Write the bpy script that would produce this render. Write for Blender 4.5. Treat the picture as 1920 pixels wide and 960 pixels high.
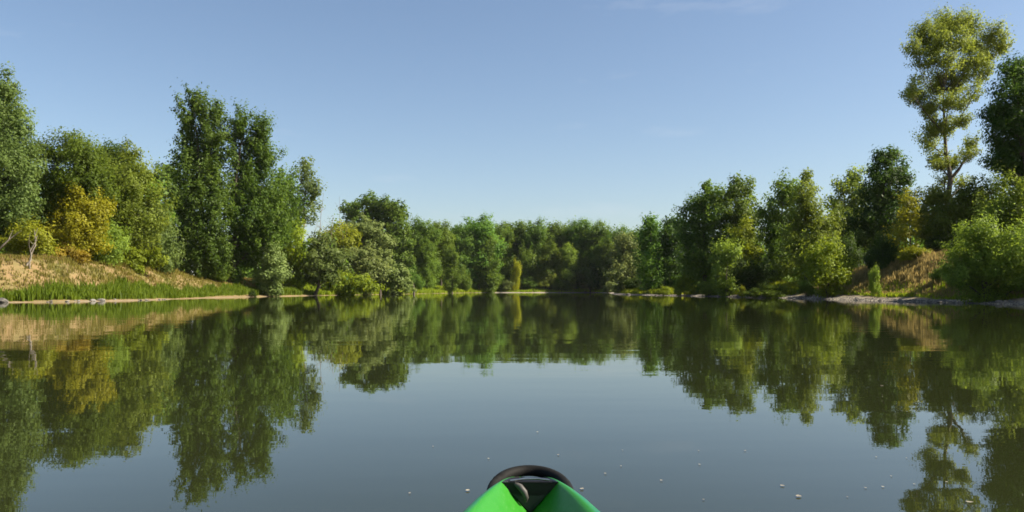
import bpy, bmesh, math, random
import numpy as np
from mathutils import Vector

for o in list(bpy.data.objects):
    bpy.data.objects.remove(o)
SC = bpy.context.scene
COL = SC.collection
R = math.radians
RNG = np.random.default_rng(11)
random.seed(5)

# ------------------------------------------------------------------ camera
F = 1507.0            # focal length in photograph pixels (1920 wide)
CX, HY, CH = 960.0, 543.0, 0.95   # principal column, horizon row, eye height above the water
cam_d = bpy.data.cameras.new('camera')
cam = bpy.data.objects.new('camera', cam_d)
COL.objects.link(cam)
cam.location = (0, 0, CH)
cam.rotation_euler = (R(90), 0, 0)
cam_d.sensor_width = 36
cam_d.lens = 36 * F / 1920
cam_d.shift_y = (HY - 480) / 1920
cam_d.clip_start = 0.05
cam_d.clip_end = 20000
SC.camera = cam

# ------------------------------------------------------------------ light
SUN_EL, SUN_AZ = 40.0, 96.0          # azimuth clockwise from +Y (view direction)
tosun = Vector((math.sin(R(SUN_AZ)) * math.cos(R(SUN_EL)), math.cos(R(SUN_AZ)) * math.cos(R(SUN_EL)), math.sin(R(SUN_EL))))
W = bpy.data.worlds.new('World')
SC.world = W
W.use_nodes = True
nt = W.node_tree
nt.nodes.clear()
sky = nt.nodes.new('ShaderNodeTexSky')
sky.sky_type = 'NISHITA'
sky.sun_disc = False
sky.sun_elevation = R(SUN_EL)
sky.sun_rotation = R(SUN_AZ)
sky.altitude = 100
sky.air_density = 1.0
sky.dust_density = 1.2
sky.ozone_density = 1.6
bg = nt.nodes.new('ShaderNodeBackground')
bg.inputs['Strength'].default_value = 0.062
wo = nt.nodes.new('ShaderNodeOutputWorld')
tcw = nt.nodes.new('ShaderNodeTexCoord')
mpw = nt.nodes.new('ShaderNodeMapping'); mpw.inputs['Scale'].default_value = (2.2, 2.2, 9.0); mpw.inputs['Rotation'].default_value = (0, R(6), R(20)); mpw.inputs['Location'].default_value = (9.59, 4.27, 1.61)
nzw = nt.nodes.new('ShaderNodeTexNoise'); nzw.inputs['Scale'].default_value = 2.6; nzw.inputs['Detail'].default_value = 7; nzw.inputs['Roughness'].default_value = 0.6
rmw = nt.nodes.new('ShaderNodeMapRange'); rmw.inputs['From Min'].default_value = 0.62; rmw.inputs['From Max'].default_value = 0.85; rmw.inputs['To Max'].default_value = 0.24
mxw = nt.nodes.new('ShaderNodeMix'); mxw.data_type = 'RGBA'
mxw.inputs['B'].default_value = (5.2, 5.5, 6.0, 1)
nt.links.new(tcw.outputs['Generated'], mpw.inputs[0]); nt.links.new(mpw.outputs[0], nzw.inputs['Vector'])
nt.links.new(nzw.outputs[0], rmw.inputs[0]); nt.links.new(rmw.outputs[0], mxw.inputs['Factor'])
nt.links.new(sky.outputs[0], mxw.inputs['A'])
nt.links.new(mxw.outputs['Result'], bg.inputs[0])
nt.links.new(bg.outputs[0], wo.inputs[0])
sd = bpy.data.lights.new('sun', 'SUN')
sd.energy = 5.0
sd.angle = R(0.53)
sd.color = (1.0, 0.90, 0.74)
so = bpy.data.objects.new('sun', sd)
so.rotation_euler = tosun.to_track_quat('Z', 'Y').to_euler()
so.location = tosun * 300
COL.objects.link(so)

SC.view_settings.view_transform = 'Standard'
SC.view_settings.look = 'None'
SC.view_settings.exposure = 1.3
SC.view_settings.gamma = 1.0
SC.view_settings.use_curve_mapping = False
SC.render.engine = 'CYCLES'
SC.cycles.use_denoising = True
SC.cycles.filter_width = 1.65
SC.cycles.volume_bounces = 0
SC.cycles.max_bounces = 6
SC.cycles.diffuse_bounces = 3
SC.cycles.glossy_bounces = 3
SC.cycles.transmission_bounces = 4
SC.cycles.sample_clamp_indirect = 6

HAZE = 0.00004
# ------------------------------------------------------------------ helpers
def at(px, py, D):
    return np.array([(px - CX) / F * D, D, CH + (HY - py) / F * D])

def tag(o, label=None, cat=None, group=None, kind=None):
    if label: o['label'] = label
    if cat: o['category'] = cat
    if group: o['group'] = group
    if kind: o['kind'] = kind
    return o

def empty(name, loc=(0, 0, 0)):
    o = bpy.data.objects.new(name, None)
    o.empty_display_size = 0.3
    o.location = loc
    COL.objects.link(o)
    return o

def mesh_from(verts, faces_n, loops, mat, smooth=False, tint=None, name='mesh'):
    """faces_n = verts per face (int, constant), loops = flat index array"""
    me = bpy.data.meshes.new(name)
    verts = np.asarray(verts, np.float32).reshape(-1, 3)
    loops = np.asarray(loops, np.int32).ravel()
    nf = len(loops) // faces_n
    me.vertices.add(len(verts)); me.vertices.foreach_set('co', verts.ravel())
    me.loops.add(len(loops)); me.loops.foreach_set('vertex_index', loops)
    me.polygons.add(nf)
    me.polygons.foreach_set('loop_start', np.arange(0, nf * faces_n, faces_n, dtype=np.int32))
    me.polygons.foreach_set('loop_total', np.full(nf, faces_n, np.int32))
    if smooth:
        me.polygons.foreach_set('use_smooth', np.ones(nf, bool))
    if tint is not None:
        a = me.attributes.new('tint', 'FLOAT', 'POINT')
        a.data.foreach_set('value', np.asarray(tint, np.float32))
    me.update(calc_edges=True)
    me.validate()
    if mat: me.materials.append(mat)
    return me

def link(name, me, parent=None):
    o = bpy.data.objects.new(name, me)
    COL.objects.link(o)
    if parent: o.parent = parent
    return o

def bm_obj(name, bm, mat, parent=None, smooth=False):
    me = bpy.data.meshes.new(name)
    bm.to_mesh(me); bm.free()
    if smooth:
        me.polygons.foreach_set('use_smooth', np.ones(len(me.polygons), bool))
    me.materials.append(mat)
    return link(name, me, parent)

# ------------------------------------------------------------------ materials
def new_mat(name):
    m = bpy.data.materials.new(name)
    m.use_nodes = True
    t = m.node_tree
    t.nodes.clear()
    out = t.nodes.new('ShaderNodeOutputMaterial')
    return m, t, out

def N(t, kind, **kw):
    n = t.nodes.new(kind)
    for k, v in kw.items():
        if k in n.inputs: n.inputs[k].default_value = v
        else: setattr(n, k, v)
    return n

def ramp(t, stops):
    r = t.nodes.new('ShaderNodeValToRGB')
    e = r.color_ramp.elements
    while len(e) < len(stops): e.new(0.5)
    for i, (p, c) in enumerate(stops):
        e[i].position = p
        e[i].color = (*c, 1)
    return r

def leaf_mat(name, dark, light, trans=0.5, rough=0.5):
    m, t, out = new_mat(name)
    at_ = N(t, 'ShaderNodeAttribute', attribute_name='tint')
    r = ramp(t, [(0.0, dark), (1.0, light)])
    oi = N(t, 'ShaderNodeObjectInfo')
    hsv = N(t, 'ShaderNodeHueSaturation')
    mr = N(t, 'ShaderNodeMapRange'); mr.inputs['To Min'].default_value = 0.82; mr.inputs['To Max'].default_value = 1.15
    mh = N(t, 'ShaderNodeMapRange'); mh.inputs['To Min'].default_value = 0.488; mh.inputs['To Max'].default_value = 0.512
    t.links.new(oi.outputs['Random'], mr.inputs[0]); t.links.new(oi.outputs['Random'], mh.inputs[0])
    t.links.new(at_.outputs['Fac'], r.inputs[0])
    t.links.new(r.outputs[0], hsv.inputs['Color'])
    t.links.new(mr.outputs[0], hsv.inputs['Value']); t.links.new(mh.outputs[0], hsv.inputs['Hue'])
    p = N(t, 'ShaderNodeBsdfPrincipled', Roughness=rough)
    p.inputs['Specular IOR Level'].default_value = 0.14
    tr = N(t, 'ShaderNodeBsdfTranslucent')
    h2 = N(t, 'ShaderNodeHueSaturation', Hue=0.488, Saturation=1.05, Value=1.35)
    t.links.new(hsv.outputs[0], p.inputs['Base Color'])
    t.links.new(hsv.outputs[0], h2.inputs['Color'])
    t.links.new(h2.outputs[0], tr.inputs['Color'])
    mx = N(t, 'ShaderNodeMixShader'); mx.inputs[0].default_value = trans
    t.links.new(p.outputs[0], mx.inputs[1]); t.links.new(tr.outputs[0], mx.inputs[2])
    t.links.new(mx.outputs[0], out.inputs[0])
    return m

def bark_mat(name, a, b, scale=9):
    m, t, out = new_mat(name)
    tc = N(t, 'ShaderNodeTexCoord')
    mp = N(t, 'ShaderNodeMapping'); mp.inputs['Scale'].default_value = (1, 1, 0.22)
    ns = N(t, 'ShaderNodeTexNoise', Scale=scale, Detail=6)
    t.links.new(tc.outputs['Object'], mp.inputs[0]); t.links.new(mp.outputs[0], ns.inputs[0])
    r = ramp(t, [(0.3, a), (0.7, b)])
    t.links.new(ns.outputs[0], r.inputs[0])
    bp = N(t, 'ShaderNodeBump', Strength=0.7, Distance=0.05)
    t.links.new(ns.outputs[0], bp.inputs['Height'])
    p = N(t, 'ShaderNodeBsdfPrincipled', Roughness=0.9)
    t.links.new(r.outputs[0], p.inputs['Base Color']); t.links.new(bp.outputs[0], p.inputs['Normal'])
    t.links.new(p.outputs[0], out.inputs[0])
    return m

LM = {
    'poplar': leaf_mat('poplar_leaf', (0.0400, 0.0738, 0.0090), (0.1320, 0.1935, 0.0306)),
    'green':  leaf_mat('green_leaf', (0.0544, 0.1000, 0.0110), (0.1742, 0.2620, 0.0360)),
    'olive':  leaf_mat('olive_leaf', (0.0924, 0.1352, 0.0157), (0.2520, 0.3283, 0.0490)),
    'dark':   leaf_mat('dark_leaf', (0.0264, 0.0580, 0.0090), (0.0810, 0.1350, 0.0220)),
    'oak':    leaf_mat('oak_leaf', (0.0559, 0.1180, 0.0150), (0.1591, 0.2550, 0.0380)),
    'willow': leaf_mat('willow_leaf', (0.0990, 0.1344, 0.0346), (0.2520, 0.3072, 0.0960)),
    'yellow': leaf_mat('yellow_leaf', (0.1710, 0.1850, 0.0120), (0.4085, 0.4000, 0.0300)),
    'lime':   leaf_mat('lime_leaf', (0.1032, 0.1550, 0.0120), (0.2838, 0.3700, 0.0340)),
    'gold':   leaf_mat('goldgreen_leaf', (0.1204, 0.1500, 0.0120), (0.3182, 0.3400, 0.0340)),
    'tallpop': leaf_mat('tall_poplar_leaf', (0.1204, 0.1680, 0.0220), (0.3096, 0.3750, 0.0660)),
    'greygreen': leaf_mat('greygreen_leaf', (0.0660, 0.1020, 0.0220), (0.1936, 0.2620, 0.0680)),
    'rust':   leaf_mat('rust_leaf', (0.160, 0.120, 0.016), (0.350, 0.265, 0.036)),
}
BARK = bark_mat('bark_brown', (0.035, 0.026, 0.018), (0.12, 0.095, 0.066))
BARKP = bark_mat('bark_pale', (0.12, 0.10, 0.075), (0.27, 0.23, 0.175))
BARKG = bark_mat('bark_grey', (0.10, 0.085, 0.065), (0.25, 0.21, 0.165))

# ------------------------------------------------------------------ terrain
def shore(px, py):
    D = F * CH / (py - HY)
    return ((px - CX) / F * D, D)

LEFT = [(-60, -300), (-46, -60), (-44, 0), (-42, 32)] + [shore(*p) for p in
        [(0, 567.5), (110, 566.2), (250, 563.8), (400, 558.6), (480, 556.6), (580, 554.6), (650, 553.3), (712, 552.3), (780, 551.1), (835, 549.9)]] + [(-13, 236)]
FAR = [(-6, 246), (4, 243), (14, 248), (24, 249), (28, 236)]
RIGHT = [(25, 205), (21, 172)] + [shore(*p) for p in
        [(1150, 552.3), (1240, 554.2), (1330, 556.0), (1400, 557.4), (1480, 559.2), (1540, 561.0), (1620, 563.6), (1690, 565.6), (1760, 567.4), (1840, 569.4), (1915, 571.4)]] + \
        [(33.5, 34), (35, 0), (37, -60), (50, -300)]
POLY = np.array(LEFT + FAR + RIGHT)

def sdist(x, y):
    """signed distance to the river polygon: > 0 on land"""
    x = np.asarray(x, float); y = np.asarray(y, float)
    best = np.full(x.shape, 1e9); inside = np.zeros(x.shape, bool)
    n = len(POLY)
    for i in range(n):
        ax, ay = POLY[i]; bx, by = POLY[(i + 1) % n]
        dx, dy = bx - ax, by - ay
        t = np.clip(((x - ax) * dx + (y - ay) * dy) / (dx * dx + dy * dy), 0, 1)
        best = np.minimum(best, np.hypot(x - ax - t * dx, y - ay - t * dy))
        c = ((ay > y) != (by > y))
        xi = ax + (y - ay) / (by - ay if abs(by - ay) > 1e-9 else 1e-9) * dx
        inside ^= c & (x < xi)
    return np.where(inside, -best, best)

_ph = np.random.default_rng(3).uniform(0, 6.28, (24, 2))
_kd = np.random.default_rng(4).normal(0, 1, (24, 2))
def wob(x, y, scale):
    """cheap smooth noise about -1..1"""
    s = np.zeros(np.shape(x)); a = 0
    for i in range(12):
        k = _kd[i] * (1.0 + 0.35 * i) / scale
        w = 1 / (1 + 0.3 * i)
        s = s + w * np.sin(x * k[0] + y * k[1] + _ph[i, 0]); a += w
    return s / a * 2.2

ANCH = np.array([  # x, y, bank height
    (-45, 20, 2.6), (-42, 66, 3.5), (-40, 78, 3.2), (-40, 90, 3.3), (-38, 108, 2.2), (-36, 135, 1.2), (-28, 175, 1.0), (-16, 240, 1.0),
    (5, 255, 0.9), (30, 255, 1.0), (28, 180, 1.0), (30, 130, 0.9), (35, 104, 1.2), (36, 86, 2.3), (38, 66, 3.2), (42, 45, 3.2), (44, 0, 3.0)])
def sstep(t):
    t = np.clip(t, 0, 1)
    return t * t * (3 - 2 * t)

def ground(x, y, d=None):
    x = np.asarray(x, float); y = np.asarray(y, float)
    if d is None: d = sdist(x, y)
    w = 1 / (((x[..., None] - ANCH[:, 0]) ** 2 + (y[..., None] - ANCH[:, 1]) ** 2) ** 1.5 + 40)
    H = (w * ANCH[:, 2]).sum(-1) / w.sum(-1)
    d2 = d + 0.55 * wob(x, y, 7.0) * np.clip(d, 0, 1)
    beach = 0.10 * np.clip(d2, 0, 4) ** 0.9
    rise = H * sstep((d2 - 1.6) / np.where(x < 0, 6.5, 8.0))
    z = beach + rise + np.clip(d2 - 10, 0, 200) * 0.012
    z = z + np.clip(d2 / 5, 0, 1) * (0.16 * wob(x, y, 5.0) + 0.07 * wob(y, x, 1.7))
    z = z + 1.7 * np.exp(-(((x - 42.5) / 6.0) ** 2 + ((y - 81) / 8.5) ** 2)) * np.clip(d2 / 4, 0, 1)
    return np.where(d > 0, np.maximum(z, 0.012 * np.clip(d * 8, 0, 1)), np.maximum(d * 0.22, -2.2))

def gz(x, y):
    return float(ground(np.array([x]), np.array([y]))[0])

def axis(lo, hi, step, far):
    a = list(np.arange(lo, hi + 1e-6, step))
    s = step; v = hi
    while v < far: s *= 1.35; v += s; a.append(v)
    s = step; v = lo
    while v > -far: s *= 1.35; v -= s; a.insert(0, v)
    return np.array(a)

xs = axis(-72, 72, 1.3, 6000); ys = axis(24, 275, 1.4, 6000)
gx, gy = np.meshgrid(xs, ys)
gd = sdist(gx, gy); gzv = ground(gx, gy, gd)
nx, ny = len(xs), len(ys)
idx = np.arange(nx * ny).reshape(ny, nx)
quads = np.stack([idx[:-1, :-1], idx[:-1, 1:], idx[1:, 1:], idx[1:, :-1]], -1)

m_ground, t, out = new_mat('bank_soil')
a1 = N(t, 'ShaderNodeAttribute', attribute_name='shore')      # metres from the water
geo = N(t, 'ShaderNodeNewGeometry')
n1 = N(t, 'ShaderNodeTexNoise', Scale=0.35, Detail=6, Roughness=0.62)
n2 = N(t, 'ShaderNodeTexNoise', Scale=5.0, Detail=5, Roughness=0.7)
n3 = N(t, 'ShaderNodeTexVoronoi', Scale=6.0)
for n in (n1, n2, n3): t.links.new(geo.outputs['Position'], n.inputs['Vector'])
soil = ramp(t, [(0.32, (0.10, 0.10, 0.028)), (0.45, (0.215, 0.145, 0.07)), (0.58, (0.17, 0.135, 0.055)), (0.70, (0.09, 0.10, 0.024))])
grav = ramp(t, [(0.25, (0.13, 0.11, 0.085)), (0.6, (0.28, 0.245, 0.19)), (0.8, (0.38, 0.35, 0.30))])
t.links.new(n1.outputs[0], soil.inputs[0])
t.links.new(n2.outputs[0], grav.inputs[0])
ad = N(t, 'ShaderNodeMath', operation='MULTIPLY_ADD'); ad.inputs[1].default_value = 1.6
t.links.new(n1.outputs[0], ad.inputs[0]); t.links.new(a1.outputs['Fac'], ad.inputs[2])
mr = N(t, 'ShaderNodeMapRange'); mr.inputs['From Min'].default_value = 2.3; mr.inputs['From Max'].default_value = 3.2
t.links.new(ad.outputs[0], mr.inputs[0])
mx = N(t, 'ShaderNodeMix', data_type='RGBA')
t.links.new(mr.outputs[0], mx.inputs['Factor']); t.links.new(grav.outputs[0], mx.inputs['A']); t.links.new(soil.outputs[0], mx.inputs['B'])
bp = N(t, 'ShaderNodeBump', Strength=0.8, Distance=0.08)
t.links.new(n2.outputs[0], bp.inputs['Height'])
p = N(t, 'ShaderNodeBsdfPrincipled', Roughness=0.95)
p.inputs['Specular IOR Level'].default_value = 0.15
t.links.new(mx.outputs['Result'], p.inputs['Base Color']); t.links.new(bp.outputs[0], p.inputs['Normal'])
t.links.new(p.outputs[0], out.inputs[0])

me = mesh_from(np.stack([gx, gy, gzv], -1).reshape(-1, 3), 4, quads, m_ground, smooth=True, name='ground')
aa = me.attributes.new('shore', 'FLOAT', 'POINT'); aa.data.foreach_set('value', (gd + np.where(gx < -10, 1.9, 0.0)).ravel().astype(np.float32))
tag(link('ground', me), 'earthen river banks with dry grass slopes and pale gravel edge', kind='structure')

# ------------------------------------------------------------------ water
m_water, t, out = new_mat('river_water')
geo = N(t, 'ShaderNodeNewGeometry')
mpa = N(t, 'ShaderNodeMapping'); mpa.inputs['Scale'].default_value = (0.38, 1.0, 1.0)
t.links.new(geo.outputs['Position'], mpa.inputs[0])
w1 = N(t, 'ShaderNodeTexNoise', Scale=0.9, Detail=2, Roughness=0.45)
w2 = N(t, 'ShaderNodeTexNoise', Scale=5.0, Detail=2, Roughness=0.5)
w3 = N(t, 'ShaderNodeTexNoise', Scale=0.045, Detail=2)
for n in (w1, w2): t.links.new(mpa.outputs[0], n.inputs['Vector'])
t.links.new(geo.outputs['Position'], w3.inputs['Vector'])
pm = N(t, 'ShaderNodeMapRange'); pm.inputs['From Min'].default_value = 0.38; pm.inputs['From Max'].default_value = 0.68
pm.inputs['To Min'].default_value = 0.25; pm.inputs['To Max'].default_value = 1.0
t.links.new(w3.outputs[0], pm.inputs[0])
b1 = N(t, 'ShaderNodeBump', Distance=0.0090); b2 = N(t, 'ShaderNodeBump', Distance=0.0009)
b1.inputs['Strength'].default_value = 1.0
t.links.new(w1.outputs[0], b1.inputs['Height'])
t.links.new(w2.outputs[0], b2.inputs['Height'])
t.links.new(pm.outputs[0], b2.inputs['Strength'])
t.links.new(pm.outputs[0], b1.inputs['Strength'])
t.links.new(b1.outputs[0], b2.inputs['Normal'])
p = N(t, 'ShaderNodeBsdfPrincipled', Roughness=0.012, IOR=1.46)
p.inputs['Base Color'].default_value = (0.017, 0.021, 0.007, 1)
t.links.new(b2.outputs[0], p.inputs['Normal'])
t.links.new(p.outputs[0], out.inputs[0])
wx = np.array([(-400, -400, 0), (400, -400, 0), (400, 600, 0), (-400, 600, 0)], float)
me = mesh_from(wx, 4, [0, 1, 2, 3], m_water, name='river_water')
tag(link('river_water', me), 'calm dark green river surface mirroring trees and sky', kind='structure')

# ------------------------------------------------------------------ plants
def unit(v):
    return v / (np.linalg.norm(v, axis=-1, keepdims=True) + 1e-9)

def leaf_quads(pos, nrm, tan, L, Wd, rng):
    n = len(pos)
    L = L * rng.uniform(0.65, 1.35, (n, 1)); Wd = Wd * rng.uniform(0.7, 1.3, (n, 1))
    tan = unit(tan - nrm * (tan * nrm).sum(-1, keepdims=True))
    b = np.cross(nrm, tan)
    mid = pos - tan * L * 0.08
    v = np.stack([pos - tan * L / 2, mid + b * Wd / 2 + nrm * Wd * 0.16, pos + tan * L / 2, mid - b * Wd / 2 + nrm * Wd * 0.16], 1)
    return v.reshape(-1, 3)

def lobes_to_leaves(lobes, L, rng, sub=0.9, cov=0.72, up=0.25, sprig=0.35, gap=0.2, droop=0.0, asp=0.6, slim=1.0):
    """lobes: list of (centre xyz, radii xyz, density). Returns verts, tint, twig targets"""
    C = np.array([l[0] for l in lobes]); RR = np.array([l[1] for l in lobes])
    V = []; T = []; targets = []
    area = L * L * asp * 0.5
    for i, (c, r, dens) in enumerate(lobes):
        c = np.array(c); r = np.array(r)
        sr = min(sub, 0.62 * r.min())
        A = 4 * math.pi * (r[0] * r[1] + r[0] * r[2] + r[1] * r[2]) / 3
        n = max(7, int(A / (2.6 * sr * sr)))
        k = np.arange(n) + 0.5
        ph = np.arccos(1 - 2 * k / n); th = math.pi * (1 + 5 ** .5) * k + rng.uniform(0, 6)
        d = np.stack([np.cos(th) * np.sin(ph), np.sin(th) * np.sin(ph), np.cos(ph)], -1)
        d = unit(d + rng.normal(0, 0.22, d.shape))
        sc = c + d * r * rng.uniform(0.6, 1.12, (n, 1))
        # inner fill
        ni = max(2, n // 6)
        di = unit(rng.normal(0, 1, (ni, 3)))
        sc = np.concatenate([sc, c + di * r * rng.uniform(0.1, 0.55, (ni, 1))]); d = np.concatenate([d, di])
        q = np.full(len(sc), 9.0)
        for j in range(len(lobes)):
            if j == i: continue
            q = np.minimum(q, np.linalg.norm((sc - C[j]) / RR[j], axis=-1))
        keep = (q > 0.55) & (rng.random(len(sc)) > gap)
        sc = sc[keep]; d = d[keep]
        if len(sc) == 0: continue
        srr = sr * rng.uniform(0.45, 1.45, len(sc))
        st = rng.uniform(0, 1, len(sc))
        cnt = np.maximum(4, (cov * dens * 4 * math.pi * srr ** 2 * 0.5 / area)).astype(int)
        ids = np.repeat(np.arange(len(sc)), cnt); m = len(ids)
        o = unit(rng.normal(0, 1, (m, 3)))
        rad = rng.random((m, 1)) ** 0.45
        off = o * rad * srr[ids][:, None] * np.array([slim, slim, 0.72])
        axis_d = unit(d[ids] * 0.8 + np.array([0, 0, 0.9]) * (1 - 2 * droop))
        off = off + axis_d * (rng.normal(0, 1, (m, 1)) * sprig * srr[ids][:, None])
        pos = sc[ids] + off
        nr = unit(0.6 * o + 0.5 * d[ids] + np.array([0, 0, up + 0.15]) + 0.36 * rng.normal(0, 1, (m, 3)))
        tn = rng.normal(0, 1, (m, 3)) + np.array([0, 0, 0.5 - 1.6 * droop])
        V.append(leaf_quads(pos, nr, tn, L, L * asp, rng))
        tt = np.clip(0.15 + 0.5 * st[ids] + rng.normal(0.05, 0.13, m), 0, 1)
        T.append(np.repeat(tt, 4))
        for s_ in sc[rng.random(len(sc)) < 0.35]: targets.append((i, s_))
    return np.concatenate(V), np.concatenate(T), targets

class Tubes:
    def __init__(s): s.v = []; s.f = []; s.n = 0
    def add(s, pts, rad, sides=6):
        pts = np.array(pts, float); k = len(pts)
        tg = unit(np.gradient(pts, axis=0))
        ref = np.array([0.31, 0.95, 0.05])
        a = unit(np.cross(tg, ref)); b = np.cross(tg, a)
        an = np.arange(sides) / sides * 2 * math.pi
        ring = pts[:, None] + np.array(rad)[:, None, None] * (np.cos(an)[None, :, None] * a[:, None] + np.sin(an)[None, :, None] * b[:, None])
        s.v.append(ring.reshape(-1, 3))
        base = s.n
        for i in range(k - 1):
            for j in range(sides):
                j2 = (j + 1) % sides
                s.f += [base + i * sides + j, base + i * sides + j2, base + (i + 1) * sides + j2, base + (i + 1) * sides + j]
        s.n += k * sides
    def mesh(s, mat, name):
        return mesh_from(np.concatenate(s.v), 4, s.f, mat, smooth=True, name=name)

def bez(a, b, rng, sag=0.12, n=5):
    a = np.array(a, float); b = np.array(b, float)
    L = np.linalg.norm(b - a)
    c = (a + b) / 2 + np.array([0, 0, -sag * L]) + rng.normal(0, 0.06, 3) * L
    t = np.linspace(0, 1, n)[:, None]
    return (1 - t) ** 2 * a + 2 * t * (1 - t) * c + t * t * b

def skeleton(lobes, targets, rng, r0, topfrac=0.85, stems=1, lean=None, twigs=26):
    """tubes in local space (base at origin): trunk first, then limbs"""
    C = np.array([l[0] for l in lobes]); top = C[np.argmax(C[:, 2])]
    trunk = limb = Tubes()
    H = top[2] * topfrac if len(C) > 1 else C[0][2]
    paths = []
    for s in range(stems):
        end = np.array([top[0] * topfrac, top[1] * topfrac, H])
        if s: 
            c = C[rng.integers(len(C))]; end = np.array([c[0], c[1], c[2]])
        n = 9
        tt = np.linspace(0, 1, n)
        b0 = np.array([rng.normal(0, 0.25) * (stems > 1), rng.normal(0, 0.25) * (stems > 1), -0.35])
        path = b0 + (end - b0) * np.stack([tt ** 1.2, tt ** 1.2, tt], -1)
        if lean is not None: path = path + np.stack([np.sin(tt * math.pi) * lean[0], np.sin(tt * math.pi) * lean[1], 0 * tt], -1)
        path[1:-1] += rng.normal(0, 0.010 * H, (n - 2, 3)) * np.array([1, 1, 0.3])
        rr = r0 * (1 - 0.85 * tt) * (1.0 if s == 0 else 0.7)
        rr[0] *= 1.45; rr[1] *= 1.05
        trunk.add(path, rr, 8); paths.append(path)
    P = np.concatenate(paths)
    ends = []
    for (c, r, d) in lobes:
        c = np.array(c)
        hd = np.linalg.norm(P[:, :2] - c[:2], axis=1)
        sc = np.abs(P[:, 2] - (c[2] - 0.75 * hd - 0.15 * r[2])) + 0.2 * hd
        k = int(np.argmin(sc)); s0 = P[k]
        frac = np.clip(s0[2] / max(H, 0.1), 0, 1)
        rb = max(0.025, r0 * (1 - 0.8 * frac) * 0.42)
        limb.add(bez(s0, c, rng, 0.12, 6), np.linspace(rb, rb * 0.35, 6), 6)
        ends.append((s0, c, rb * 0.4))
    rng.shuffle(targets)
    for (i, s_) in targets[:twigs * max(1, len(lobes) // 3)]:
        s0, c, rb = ends[i]
        u = rng.uniform(0.45, 1.0)
        limb.add(bez(np.array(s0) + (c - s0) * u, s_, rng, 0.08, 4), np.linspace(rb * 0.75, 0.012, 4), 4)
    return trunk, limb

def make_tree(name, label, cat, base, lobes, leaf, L, rng, group=None, bark=BARK, r0=0.3, stems=1, twigs=26, topfrac=0.85, lean=None, **kw):
    """base: world xyz; lobes in world coordinates"""
    base = np.array(base, float)
    loc = [(np.array(c) - base, np.array(r), d) for c, r, d in lobes]
    V, T, tg = lobes_to_leaves(loc, L, rng, **kw)
    trunk, limb = skeleton(loc, tg, rng, r0, topfrac, stems, lean, twigs)
    o = empty(name, base)
    tag(o, label, cat, group)
    link('trunk', trunk.mesh(bark, 'trunk'), o)
    link('crown', mesh_from(V, 4, np.arange(len(V)), LM[leaf], tint=T, name='crown'), o)
    global LEAFN
    LEAFN += len(V) // 4
    return o
LEAFN = 0

def pix_tree(name, label, cat, bx, D, lobes, leaf, group=None, lk=0.0033, skirt=6, grow=1.15, fat=1.0, **kw):
    """silhouette lobes (px, py, rx, ry[, density]) surveyed from the photograph, put at distance D with real depth"""
    rng = np.random.default_rng(abs(hash_(name + label)) % 2 ** 31)
    X = (bx - CX) / F * D
    base = (X, D, gz(X, D))
    ext = [l[0] for l in lobes]
    xm = (max(ext) + min(ext)) / 2; half = max(30, (max(ext) - min(ext)) / 2)
    ll = []
    for q in lobes:
        px, py, rx, ry = q[:4]; de = q[4] if len(q) > 4 else 1.0
        s = D / F
        # lobes near the silhouette's middle may bulge forward or back, outer ones stay near the trunk plane
        room = math.sqrt(max(0.05, 1 - ((px - xm) / (half * 1.25)) ** 2)) * half * 0.75 * s
        dy = rng.uniform(-1, 1) * room
        c = at(px, py, D); c[1] += dy; c[0] *= (D + dy) / D; c[2] = CH + (c[2] - CH) * (D + dy) / D
        ll.append((c, np.array([rx, (rx + ry) / 2 * fat, ry]) * s * grow, de))
    if skirt:
        lo = min(ll, key=lambda q: q[0][2] - q[1][2]); zb = lo[0][2] - lo[1][2] * 0.6
        gap_h = zb - base[2]
        if gap_h > 0.4:
            w = half * 0.62 * D / F
            for k in range(skirt):
                a = k * 2.399 + rng.uniform(0, 1); rr = w * rng.uniform(0.15, 0.8)
                q = max(0.5, min(gap_h * 0.62, w * 0.6)) * rng.uniform(0.75, 1.2)
                x, y = base[0] + math.cos(a) * rr, D + math.sin(a) * rr * 0.6
                ll.append((np.array([x, y, gz(x, y) + q * 0.6 + max(0, gap_h - 1.6 * q) * rng.random()]), np.array([q, q, q * 0.85]), 0.9))
    return make_tree(name, label, cat, base, ll, leaf, lk * D, rng, group, **kw)

def hash_(s):
    h = 2166136261
    for ch in s.encode(): h = ((h ^ ch) * 16777619) & 0xffffffff
    return h

# ---- left bank, nearest trees -------------------------------------------------
pix_tree('broadleaf_tree', 'tall grey-green tree cut off by the left edge of the picture', 'tree', -12, 74,
         [(10, 165, 15, 30), (2, 205, 30, 36), (28, 232, 22, 28), (14, 265, 40, 36), (22, 315, 44, 40), (-45, 260, 50, 60), (30, 365, 42, 38),
          (10, 412, 48, 34), (-50, 350, 55, 60), (-30, 425, 50, 40)], 'greygreen', group='trees on the left bank', r0=0.34, sprig=0.5)
pix_tree('broadleaf_tree', 'mid green tree with ragged top just right of the tall left-edge tree', 'tree', 112, 77,
         [(100, 283, 24, 24), (135, 276, 22, 22), (78, 318, 34, 38), (150, 312, 34, 36), (172, 296, 18, 20), (106, 350, 42, 40), (160, 360, 40, 40), (86, 400, 34, 40), (130, 405, 40, 40)],
         'green', group='trees on the left bank', r0=0.28, sprig=0.5)
pix_tree('oak_tree', 'dark green tree top showing between two lighter left-bank trees', 'tree', 196, 100,
         [(186, 300, 26, 22), (212, 302, 24, 22), (200, 335, 40, 32), (230, 325, 26, 30), (170, 330, 30, 30)], 'dark', group='trees on the left bank', r0=0.35)
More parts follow.
